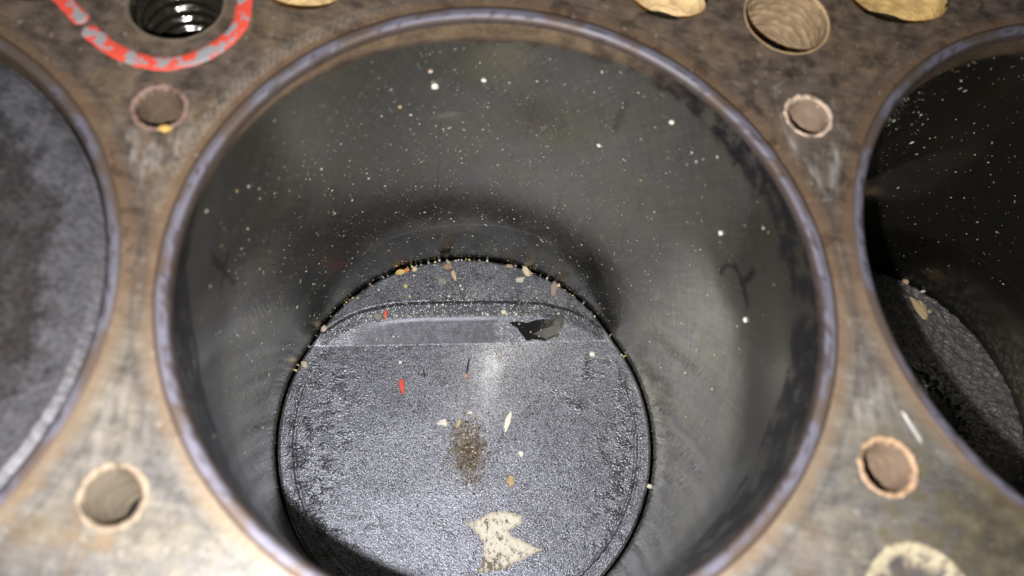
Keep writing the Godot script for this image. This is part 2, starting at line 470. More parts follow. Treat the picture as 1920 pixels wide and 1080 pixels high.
func middle_crown(x: float, z: float) -> Array:
	var r := sqrt(x * x + z * z)
	var n1 := na.get_noise_2d(x * 1.6, z * 1.6)
	var n2 := nb.get_noise_2d(x * 9.0, z * 9.0)
	var g1 := nc.get_noise_2d(x * 47.0, z * 47.0)
	var g2 := nc.get_noise_2d(x * 78.0 + 400.0, z * 78.0)
	var h := crown_full(x, z)
	var a := 0.43 * (-23.4 - z)
	var b := 4.2 * (1.0 - pow(absf(x) / 38.5, 4.0))
	var slope := ss(0.0, 0.06, a) * (1.0 - ss(-1.5, -1.4, a - b))      # the sloping face
	var smooth_ := slope * (1.0 - ss(-26.0, -31.0, x)) * (1.0 - ss(7.0, 12.0, x + n2 * 4.0))
	var lip := ss(-1.55, -1.35, a - b + 0.15 * n2) * (1.0 - ss(-0.1, 0.5, a - b + 0.3 * n2)) * ss(0.3, 1.6, b) * ss(0.0, .2, a)
	var edge_glint := (1.0 - ss(0.05, 0.28, absf(a - b + 1.7))) * ss(22.0, 8.0, absf(x + 6.0)) * ss(0.0, .2, a)
	var vee := ss(15.0, 6.0, Vector2((x - 4.2) * 0.85, z + 18.0).length() + 2.0 * n1)
	var calm := ss(26.0, 8.0, Vector2(x - 1.0, (z + 10.0) * 1.25).length() + n1 * 8.0)
	var rough := (1.0 - 0.5 * smooth_) * (1.0 - 0.40 * calm) * (1.0 - 0.82 * vee) * (0.85 + 0.6 * n1)
	h += rough * (0.058 * g1 + 0.05 * g2) + 0.02 * n2 * (1.0 - smooth_)
	# flaked soot: shallow pits with ragged edges, mostly near the edge left and right
	var flaky := nb.get_noise_2d(x * 4.0 + 50.0, z * 4.0) + 0.55 * nb.get_noise_2d(x * 22.0, z * 22.0)
	var pit := ss(0.32, 0.46, flaky) * ss(20.0, 38.0, r + n1 * 26.0) * (1.0 - smooth_)
	h -= 0.05 * pit
	var clump := ss(0.08, 0.2, nb.get_noise_2d(x * 5.0 + 20.0, z * 5.0) + 0.6 * nb.get_noise_2d(x * 24.0, z * 24.0)) * ss(24.0, 37.0, absf(x) + n1 * 14.0) * ss(-23.0, -17.0, z) * ss(43.5, 41.0, r)
	h += clump * (0.10 + 0.16 * g1)
	# raised rim land with a fine groove inside it
	if z > -21.0:
		var rim := ss(40.9, 41.5, r + 0.25 * n2)
		h += 0.30 * rim * ss(-21.0, -12.0, z)
		var shine := (1.0 - ss(0.1, 0.5, absf(r - 41.6 + 0.25 * n2))) * ss(-21.0, -12.0, z)
		h += 0.06 * shine
		h -= 0.22 * (0.6 + 0.8 * n1) * (1.0 - ss(0.1, 0.55, absf(r - 40.9 + 0.25 * n2))) * ss(-21.0, -8.0, z)
	h -= 0.5 * ss(44.0, 44.6, r)
	# turning marks show through at the front
	var tm := ss(0.0, 0.3, nb.get_noise_2d(x * 1.8 + 10.0, z * 1.8) + 0.1) * ss(10.0, 22.0, z) * ss(8.0, -6.0, x)
	h += 0.010 * tm * sin(r * 7.2)
	var t := 0.21 * (1.0 + 0.30 * n1 + 1.3 * g2 + 1.2 * g1 + 0.4 * n2)
	t *= (1.0 - 0.45 * pit) * (1.0 - 0.55 * clump)
	t *= 1.0 - 0.35 * ss(0.34, 0.5, n2) * (1.0 - calm * .6)
	t = lerpf(t, 0.045 * (1.0 + 0.5 * g2 + 0.5 * n2), smooth_ * 0.92)  # sloping face painted darker than the floor, in place of shade
	t = lerpf(t, 0.065 * (1.0 + g1 + g2), slope * (1.0 - smooth_) * .85)
	t = lerpf(t, 0.2, edge_glint * .7)  # highlight along the step's rounded edge painted as a bright line
	t *= 1.0 - 0.82 * lip
	if a > b: t *= 0.75
	var c := Color(t * 0.95, t * 1.0, t * 1.24)
	var glint := ss(0.52, 0.6, g2) * (1.0 - smooth_)
	c = c.lerp(Color(0.85, 0.87, 0.92), glint * 0.6)
	# patch of brown grit in the middle
	var dirt := (1.0 - ss(0.35, 1.15, Vector2((x + 0.3) / 4.6, (z - 3.4) / 8.4).length() + 0.55 * n2)) * (0.65 + 0.5 * g1)
	c = c.lerp(Color(0.115, 0.088, 0.058), clampf(dirt, 0.0, 0.9))
	return [h, c]

func right_crown(x: float, z: float) -> Array:
	var r := sqrt(x * x + z * z)
	var n1 := na.get_noise_2d(x * 1.6 + 300.0, z * 1.6)
	var n2 := nb.get_noise_2d(x * 7.0 + 300.0, z * 7.0)
	var g1 := nc.get_noise_2d(x * 40.0 + 300.0, z * 40.0)
	var g2 := nc.get_noise_2d(x * 80.0 + 700.0, z * 80.0)
	# thick crust along the back right, broken off in plates towards the middle
	var edge := 27.0 + 5.5 * n1 + 4.5 * n2 - 9.0 * ss(0.0, -25.0, z)
	var crust := ss(edge - 0.35, edge + 0.35, r)
	var crack := nb.get_noise_2d(x * 3.2 + 900.0, z * 3.2)
	var cr := (1.0 - ss(0.015, 0.05, absf(crack))) * (1.0 - ss(6.0, 12.0, r - edge))
	var h := 0.95 * crust + (0.17 * g1 + 0.08 * g2) * (0.4 + crust) + (0.12 + 0.5 * crust) * n2 - 0.7 * cr * crust - 0.5 * ss(44.0, 44.6, r)
	var t := lerpf(0.025, 0.15, crust) * (1.0 + 0.4 * n2 + 0.45 * g1 + 0.5 * g2)
	t *= 1.0 - 0.6 * cr
	var c := Color(t, t * 0.99, t * 1.02)
	c = c.lerp(Color(0.5, 0.5, 0.5), ss(0.5, 0.6, g2) * crust * 0.6)
	return [h, c]

func left_crown(x: float, z: float) -> Array:
	var r := sqrt(x * x + z * z)
	var n1 := na.get_noise_2d(x * 1.6 - 300.0, z * 1.6)
	var n2 := nb.get_noise_2d(x * 4.0 - 300.0, z * 4.0)
	var g1 := nc.get_noise_2d(x * 20.0 - 300.0, z * 20.0)
	var outer := ss(36.0, 41.0, r + 3.0 * n2 + 1.5 * n1 + 1.2 * g1)
	var crusty := ss(-14.0, -22.0, z + n1 * 8.0)
	var h := 0.05 * n2 + (0.09 + 0.08 * crusty) * g1 + 0.16 * outer - 0.6 * ss(43.4, 44.6, r)
	var v := 1.0 + 0.28 * n2 + 0.55 * g1
	var c := Color(0.056 * v, 0.050 * v, 0.052 * v)
	var band := Color(0.125 * v, 0.125 * v, 0.148 * v)
	c = c.lerp(band, outer * 0.8)
	var mottle := ss(0.05, 0.45, nb.get_noise_2d(x * 3.0 + 60.0, z * 3.0) + 0.4 * g1)
	c = c.lerp(Color(0.12, 0.12, 0.13), mottle * (0.3 + 0.3 * crusty))
	c = c.lerp(Color(0.04, 0.04, 0.045), crusty * 0.5 * ss(0.1, -0.2, n2))
	return [h, c]

func piston_sides(top: Callable, called: String, parent: Node, m: Material, ring_m: Material) -> void:
	var P := PackedVector3Array()
	var rows := [[44.6, 0.0], [44.62, -1.0], [44.62, -5.0], [44.55, -24.0]]
	for r in rows.size():
		for c in 181:
			var t := TAU * c / 180.0
			var y: float = rows[r][1]
			if r < 2: y += (top.call(cos(t) * 44.6, -sin(t) * 44.6) as Array)[0] + (0.02 if r == 0 else 0.0)
			P.append(Vector3(rows[r][0] * cos(t), y, -rows[r][0] * sin(t)))
	put("skirt", lattice(P, rows.size(), 181, true), m, parent)
	put("piston_ring", lathe([[44.63, -6.0], [44.97, -6.0], [44.97, -8.0], [44.63, -8.0]], 160), ring_m, parent)

# ---------------------------------------------------------------- the scene

func _ready() -> void:
	# ---- camera
	var cam := Camera3D.new()
	cam.name = "camera"
	var bx := Vector3(0.99281, 0.10529, 0.05719)
	var by := Vector3(0.01151, 0.39102, -0.92031)
	var bz := Vector3(-0.11926, 0.91434, 0.38699)
	cam.transform = Transform3D(Basis(bx, by, bz).orthonormalized(), Vector3(-13.782, 108.412, 47.626) * K)
	add_child(cam)
	var lens := CameraAttributesPhysical.new()
	lens.frustum_focal_length = 35.73
	lens.frustum_near = 0.01
	lens.frustum_far = 5.0
	lens.exposure_aperture = 20.0
	lens.frustum_focus_distance = 0.203
	cam.attributes = lens
	cam.far = 5.0
	# ---- surroundings: a dim workshop
	var we := WorldEnvironment.new()
	we.name = "surroundings"
	var env := Environment.new()
	env.background_mode = Environment.BG_COLOR
	env.background_color = lin(0.03, 0.031, 0.034)
	env.tonemap_mode = Environment.TONE_MAPPER_LINEAR
	env.tonemap_exposure = 1.0
	env.sdfgi_enabled = true
	env.ssao_enabled = true
	env.ssil_enabled = true
	we.environment = env
	add_child(we)
	# ---- the phone's own lamp, beside its lens
	var led := AreaLight3D.new()
	led.name = "phone_lamp"
	led.area_size = Vector2(0.0026, 0.0026)
	led.light_energy = 0.042
	led.light_color = Color(1.0, 0.985, 0.96)
	led.shadow_enabled = true
	led.area_range = 3.0
	led.position = Vector3(-20.4, 105.0, 54.0) * K
	led.look_at_from_position(led.position, Vector3(0, -60, -8) * K, Vector3.FORWARD)
	add_child(led)

	na.seed = 11; na.frequency = 0.05; na.fractal_octaves = 3
	nb.seed = 23; nb.frequency = 0.05; nb.fractal_octaves = 4
	nc.seed = 37; nc.frequency = 0.05; nc.fractal_octaves = 2

	# ---- the engine block and what is fixed in it
	var block := base("engine_block", Vector3.ZERO, "rusty brown cast iron engine block with three open bores in a row", "engine block")
	var dm := deck_maps()
	var deck_m := mapped(dm, 0.32, 0.03)
	var o: Vector2 = dm[2]; var sz: Vector2 = dm[3]
	put("deck", sheet(-150.0, 150.0, -72.0, 66.0, 0.75, holes_sdf, crown_h, 1.2, null, func(x, z): return Vector2((x - o.x) / sz.x, (z - o.y) / sz.y), true), deck_m, block)
	var iron := mat(0.10, 0.085, 0.07, 0.6, 0.4)
	for q in [[Vector3(-150, 0, 66), Vector3(150, 0, 66)], [Vector3(150, 0, 66), Vector3(150, 0, -72)], [Vector3(150, 0, -72), Vector3(-150, 0, -72)], [Vector3(-150, 0, -72), Vector3(-150, 0, 66)]]:
		var P := PackedVector3Array([q[0], q[1], q[0] + Vector3(0, -125, 0), q[1] + Vector3(0, -125, 0)])
		put("block_side", lattice(P, 2, 2, false), iron, block)

	# bores
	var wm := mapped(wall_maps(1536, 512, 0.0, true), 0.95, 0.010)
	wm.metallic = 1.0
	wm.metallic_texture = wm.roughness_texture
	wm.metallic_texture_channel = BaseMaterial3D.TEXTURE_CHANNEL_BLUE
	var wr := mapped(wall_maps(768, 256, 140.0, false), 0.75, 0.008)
	var steel := StandardMaterial3D.new()
	steel.vertex_color_use_as_albedo = true
	steel.metallic = 0.55
	steel.roughness = 0.58
	grain(steel, noise_map(0.03, 3.0, 5), 0.08, 0.2)
	for n in 3:
		var cx := PITCH * (n - 1)
		var wall_prof := []
		for i in 41: wall_prof.append([BORE, -1.3 - 98.7 * i / 40.0])
		var P := PackedVector3Array(); var U := PackedVector2Array()
		for q in wall_prof:
			for c in 257:
				var t := TAU * c / 256.0
				P.append(Vector3(cx + q[0] * cos(t), q[1], -q[0] * sin(t)))
				U.append(Vector2(c / 256.0, -q[1] / 100.0))
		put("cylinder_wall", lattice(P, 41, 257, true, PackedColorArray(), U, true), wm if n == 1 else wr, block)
		# the ring of bare blued steel round the mouth
		var R := PackedVector3Array(); var C := PackedColorArray()
		var prof := [[47.32, -0.6], [47.3, -0.06], [47.0, 0.0], [46.6, 0.03], [46.1, 0.03], [45.7, -0.05], [45.3, -0.35], [45.08, -0.85], [BORE, -1.3]]
		for q in prof:
			for c in 361:
				var t := TAU * (c % 360) / 360.0
				var w := 0.03 * nb.get_noise_3d(cos(t) * 45.0 * 4.0, q[0] * 9.0, sin(t) * 45.0 * 4.0 + n * 500.0)
				R.append(Vector3(cx + (q[0] + (w if q[0] > 46.5 else 0.0)) * cos(t), q[1] + 0.3 * w, -(q[0] + (w if q[0] > 46.5 else 0.0)) * sin(t)))
				var m1 := na.get_noise_3d(cos(t) * 45.0 * 2.0, n * 300.0, sin(t) * 45.0 * 2.0)
				var m2 := nb.get_noise_3d(cos(t) * 45.0 * 9.0, q[0] * 30.0, sin(t) * 45.0 * 9.0 + n * 300.0)
				var v := (1.0 + 0.35 * m1 + 0.2 * m2)
				var cc := Color(0.215 * v, 0.21 * v, 0.275 * v)
				cc = cc.lerp(Color(0.16, 0.115, 0.085), 0.8 * ss(0.06, 0.36, -m1 * 1.2 + m2 * 0.35 + (0.2 if q[0] > 46.5 else 0.0)))
				if q[0] > 46.9: cc = cc.lerp(Color(0.13, 0.085, 0.055), 0.8)
				if q[0] < 45.5: cc = cc.lerp(Color(0.09, 0.065, 0.05), 0.85)
				if q[0] < 46.4: cc = cc.lerp(Color(0.07, 0.055, 0.055), 0.75 * ss(0.30, 0.45, m1 + m2 * 1.2))
				C.append(cc)
		put("bore_rim", lattice(R, prof.size(), 361, true, C, PackedVector2Array(), true), steel, block)

	# small coolant holes with their worn edges
	var holes := [[-49.3, -27.3, 3.95, Color(0.25, 0.165, 0.135), Color(0.15, 0.105, 0.072), 8.7], [49.3, -27.3, 3.95, Color(0.62, 0.47, 0.37), Color(0.30, 0.215, 0.165), 8.4], [-49.3, 28.2, 4.05, Color(0.46, 0.36, 0.27), Color(0.41, 0.345, 0.27), 17.0], [49.3, 28.2, 4.05, Color(0.60, 0.40, 0.26), Color(0.34, 0.245, 0.18), 10.6]]
	var rim_noise := noise_map(0.05, 4.0, 8)
	for i in 4:
		var q: Array = holes[i]
		var hm := vmat(0.55)
		grain(hm, rim_noise, 0.15, 1.0)
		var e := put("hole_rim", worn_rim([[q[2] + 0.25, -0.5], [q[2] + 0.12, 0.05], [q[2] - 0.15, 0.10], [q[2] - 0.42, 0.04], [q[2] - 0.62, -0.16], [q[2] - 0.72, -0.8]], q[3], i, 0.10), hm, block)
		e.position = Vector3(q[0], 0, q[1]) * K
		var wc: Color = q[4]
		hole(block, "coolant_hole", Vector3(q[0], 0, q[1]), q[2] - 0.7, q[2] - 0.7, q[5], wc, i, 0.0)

	# threaded bolt hole, wet with oil
	var th := PackedVector3Array()
	var turns := 7.0; var pitch := 2.5
	for r in 151:
		for c in 97:
			var t := TAU * c / 96.0
			var y := -0.4 - turns * pitch * r / 150.0
			var ph := fposmod(-y / pitch + c / 96.0, 1.0)
			var tr := 1.0 - absf(2.0 * ph - 1.0)
			var rad := 5.95 + 0.75 * ss(0.12, 0.8, tr) + 0.2 * nc.get_noise_3d(cos(t) * 60.0, y * 14.0, sin(t) * 60.0)
			if r < 16: rad = lerpf(7.1 + 0.25 * nb.get_noise_2d(cos(t) * 50.0, sin(t) * 50.0), rad, r / 16.0)
			th.append(Vector3(rad * cos(t), y, -rad * sin(t)))
	var oily := mat(0.02, 0.017, 0.013, 0.24, 0.3)
	oily.clearcoat_enabled = true
	oily.clearcoat = 1.0
	oily.clearcoat_roughness = 0.12
	var thr := put("bolt_hole", lattice(th, 151, 97, true, PackedColorArray(), PackedVector2Array(), true), oily, block)
	thr.position = Vector3(-48.8, 0, -46.7) * K
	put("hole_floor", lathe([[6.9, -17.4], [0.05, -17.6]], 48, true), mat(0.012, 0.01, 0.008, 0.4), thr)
	var lipm := mat(0.20, 0.165, 0.12, 0.55, 0.3)
	grain(lipm, rim_noise, 0.12, 0.8)
	var lp := put("hole_rim", lathe([[7.75, -0.3], [7.6, 0.02], [7.2, -0.02], [6.95, -0.45], [6.9, -1.0]], 72, true, 0.02, 9), lipm, block)
	lp.position = thr.position
	# front bolt holes
	for s in [-1.0, 1.0]:
		var creamy := vmat(0.6)
		grain(creamy, rim_noise, 0.1, 1.0)
		var f := put("plugged_hole", worn_rim([[7.6, -0.4], [7.4, 0.02], [6.9, 0.0], [6.4, -0.2], [5.8, -0.4], [5.5, -0.6], [5.0, -0.8], [4.0, -0.9], [2.5, -0.95], [1.2, -0.95], [0.05, -0.95]], Color(0.56, 0.49, 0.35), 12 + int(s), 0.08), creamy, block)
		f.position = Vector3(s * 49.5, 0, 45.3) * K
	# the other openings along the back edge, their walls caked with tan scale
	hole(block, "water_passage", Vector3(-29.7, 0, -50.4), 6.55, 4.8, 11.0, Color(0.66, 0.48, 0.24), 11, 0.0)
	hole(block, "water_passage", Vector3(29.7, 0, -50.4), 6.55, 4.8, 9.0, Color(0.80, 0.60, 0.33), 12, 0.0)
	hole(block, "water_passage", Vector3(70.6, 0, -51.6), 9.05, 5.55, 9.6, Color(0.60, 0.42, 0.17), 13, 0.0)
	hole(block, "water_passage", Vector3(-70.6, 0, -51.6), 9.05, 5.55, 8.4, Color(0.60, 0.42, 0.17), 14, 0.0)
	var t2 := hole(block, "bolt_hole", Vector3(49.4, 0, -46.6), 7.0, 7.0, 13.0, Color(0.36, 0.255, 0.16), 15, 0.15)
	var rag := mat(0.50, 0.34, 0.19, 0.7)
	grain(rag, rim_noise, 0.1, 1.2)
	var lip2 := put("hole_rim", lathe([[7.55, -0.3], [7.4, 0.06], [7.15, 0.04], [7.0, -0.5]], 72, true, 0.02, 21), rag, block)
	lip2.position = t2.position

	# red sealant bead with grey worn places
	var path := [Vector2(-74, -56.5), Vector2(-65.8, -47.1), Vector2(-62.2, -42.9), Vector2(-60.4, -40.4), Vector2(-56.6, -37.2), Vector2(-53.0, -35.5), Vector2(-49.2, -34.9), Vector2(-44.7, -36.2), Vector2(-41.1, -39.0), Vector2(-39.1, -42.1), Vector2(-38.5, -47.3), Vector2(-38.9, -53.0)]
	var curve := Curve2D.new()
	for i in path.size():
		var tn: Vector2 = (path[mini(i + 1, path.size() - 1)] - path[maxi(i - 1, 0)]) / 6.0
		curve.add_point(path[i], -tn, tn)
	var red_m := vmat(0.42)
	grain(red_m, noise_map(0.06, 3.0, 15), 0.14, 0.5)
	var total := curve.get_baked_length()
	var gap := curve.get_closest_offset(Vector2(-61.3, -41.6))
	for piece in [[0.0, gap - 0.35], [gap + 0.35, total]]:
		var P := PackedVector3Array(); var C := PackedColorArray()
		var rows := int((piece[1] - piece[0]) / 0.16)
		for r in rows + 1:
			var d: float = lerpf(piece[0], piece[1], float(r) / rows)
			var p := curve.sample_baked(d, true)
			var tn := (curve.sample_baked(minf(d + 0.1, total), true) - curve.sample_baked(maxf(d - 0.1, 0.0), true)).normalized()
			var sd := Vector2(-tn.y, tn.x)
			var endf := minf(1.0, minf(d - piece[0], piece[1] - d) / 0.7)
			for c in 11:
				var u := c / 5.0 - 1.0
				var wd := (1.25 + 0.18 * nb.get_noise_2d(d * 9.0, c * 3.0 + 40.0)) * sqrt(maxf(endf, 0.04))
				var q := p + sd * u * wd
				var hh := 0.24 * sqrt(maxf(0.0, 1.0 - u * u)) * sqrt(maxf(endf, 0.02)) - 0.02
				P.append(Vector3(q.x, hh, q.y))
				var m := 0.03 + nb.get_noise_2d(q.x * 4.0 + 30.0, q.y * 4.0) + 0.25 * nc.get_noise_2d(q.x * 20.0, q.y * 20.0)
				var grey := ss(0.03, 0.09, m - 0.28 * maxf(absf(u) - 0.55, 0.0) * 3.0 + 0.10)
				var red := Color(0.70, 0.085, 0.055)
				C.append(red.lerp(Color(0.30, 0.295, 0.32), grey))
		put("sealant_bead", lattice(P, rows + 1, 11, false, C), red_m, block)

	# ---- pistons
	var crown_m := vmat(0.41, 0.68)
	grain(crown_m, noise_map(0.11, 6.0, 101, 2), 1.0 / 13.7, 0.3)
	var soot_m := vmat(0.45, 0.25)
	var side_m := mat(0.02, 0.02, 0.022, 0.6, 0.3)
	var ring_m := mat(0.015, 0.015, 0.015, 0.5, 0.4)
	var pm := base("piston", Vector3(0, FLOOR_Y, 0), "sooty grey piston at the bottom of the middle bore with sloped step", "piston", "pistons in their bores")
	put("crown", disc(520, 44.6, middle_crown), crown_m, pm)
	piston_sides(middle_crown, "skirt", pm, side_m, ring_m)
	# bare glossy patch where the soot has peeled
	var gl := mat(0.006, 0.006, 0.007, 0.2)
	var patch := PackedVector2Array([Vector2(11.0, -28.0), Vector2(13.0, -28.3), Vector2(15.3, -27.9), Vector2(19.0, -28.6), Vector2(23.5, -28.9), Vector2(25.2, -29.2), Vector2(25.0, -27.4), Vector2(24.0, -25.0), Vector2(21.8, -24.2), Vector2(20.3, -23.7), Vector2(17.5, -24.1), Vector2(15.4, -23.9), Vector2(14.2, -25.6), Vector2(13.2, -26.8)])
	gl.metallic_specular = 0.28
	put("bare_patch", sheet(10.0, 26.0, -30.0, -23.0, 0.12, func(x, z): return poly_sdf(patch, x, z) + 0.25 * nb.get_noise_2d(x * 16.0, z * 16.0), func(x, z): return crown_h(x, z) + 0.17 + 0.04 * nb.get_noise_2d(x * 3.0, z * 3.0), 0.2), gl, pm)
	var sheen := mat(0.02, 0.02, 0.022, 0.35, 0.0)
	sheen.metallic_specular = 0.4
	var pp2 := PackedVector2Array([Vector2(17.0, -25.3), Vector2(20.5, -26.6), Vector2(24.0, -27.3), Vector2(23.2, -25.2), Vector2(20.6, -24.2)])
	put("torn_edge", sheet(16.0, 25.0, -28.0, -23.5, 0.12, func(x, z): return poly_sdf(pp2, x, z) + 0.12 * nb.get_noise_2d(x * 16.0, z * 16.0), func(x, z): return crown_h(x, z) + 0.26 + 0.03 * nb.get_noise_2d(x * 3.0, z * 3.0), 0.1), sheen, pm)

	var pr := base("piston", Vector3(PITCH, FLOOR_Y - 0.3, 0), "black piston with cracked flaking carbon crust, deep in the right bore", "piston", "pistons in their bores")
	put("crown", disc(260, 44.6, right_crown), soot_m, pr)
	piston_sides(right_crown, "skirt", pr, side_m, ring_m)
	var pl := base("piston", Vector3(-PITCH, -1.5, 0), "dark brown piston raised almost level with the deck in left bore", "piston", "pistons in their bores")
	put("crown", disc(240, 44.6, left_crown), vmat(0.5, 0.35), pl)
	piston_sides(left_crown, "skirt", pl, side_m, ring_m)

	debris()
	dust()

# The worn edge of a hole: a swept profile whose colour is blotched with rust and dirt.
func worn_rim(profile: Array, c: Color, sd: int, wob: float) -> ArrayMesh:
	var P := PackedVector3Array(); var C := PackedColorArray()
	for r in profile.size():
		for k in 97:
			var t := TAU * (k % 96) / 96.0
			var x: float = profile[r][0] * cos(t); var z: float = profile[r][0] * sin(t)
			var n := nb.get_noise_3d(x * 7.0, sd * 50.0 + profile[r][1] * 8.0, z * 7.0)
			var w := 1.0 + wob * nb.get_noise_2d(cos(t) * 60.0 + sd * 37.0, sin(t) * 60.0 + r * 9.0)
			P.append(Vector3(x * w, profile[r][1] + 0.12 * n, -z * w))
			var q := Color(c.r, c.g, c.b) * (1.0 + 0.5 * n)
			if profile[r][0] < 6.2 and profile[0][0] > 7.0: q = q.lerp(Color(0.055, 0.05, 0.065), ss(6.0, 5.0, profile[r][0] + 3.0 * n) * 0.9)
			C.append(q.lerp(Color(0.10, 0.075, 0.055), ss(0.08, 0.4, n + 0.25 * na.get_noise_3d(x * 4.0, sd * 80.0, z * 4.0)) * 0.8))
	return lattice(P, profile.size(), 97, true, C, PackedVector2Array(), true)

# An open hole in the deck: crusty wall, with thread ridges when thread > 0, and a bottom painted black for the deep shade. Returns the wall part.
func hole(parent: Node, called: String, at: Vector3, rx: float, rz: float, depth: float, c: Color, sd: int, thread: float) -> MeshInstance3D:
	var P := PackedVector3Array()
	var C := PackedColorArray()
	var rows := int(depth / 0.16)
	for r in rows + 1:
		for k in 97:
			var t := TAU * (k % 96) / 96.0
			var y := -0.25 - (depth - 0.25) * r / rows
			var n := nb.get_noise_3d(cos(t) * rx * 7.0 + sd * 91.0, y * 7.0, sin(t) * rz * 7.0)
			var f := nc.get_noise_3d(cos(t) * rx * 30.0 + sd * 91.0, y * 30.0, sin(t) * rz * 30.0)
			var e := (0.30 if rx > 5.0 else 0.10) * n + (0.05 if rx > 5.0 else 0.015) * f
			if thread > 0.0: e += thread * (absf(2.0 * fposmod(-y / 1.7 + t / TAU, 1.0) - 1.0) - 0.5) * ss(-1.5, -3.0, y) * (0.55 + 1.6 * n)
			P.append(Vector3((rx + e) * cos(t), y, -(rz + e) * sin(t)))
			var v := 1.0 + (0.45 * n + 0.25 * f) * (1.0 if rx > 5.0 else 0.45)
			C.append(Color(c.r * v, c.g * v, c.b * v))
	var m := vmat(0.9)
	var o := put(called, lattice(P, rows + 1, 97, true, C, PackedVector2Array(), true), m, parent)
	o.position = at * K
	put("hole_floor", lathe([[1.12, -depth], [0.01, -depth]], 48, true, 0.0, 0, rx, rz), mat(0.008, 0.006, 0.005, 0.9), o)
	return o

func at_floor(x: float, z: float, lift := 0.0) -> Vector3:
	return Vector3(x, FLOOR_Y + crown_full(x, z) + lift, z)

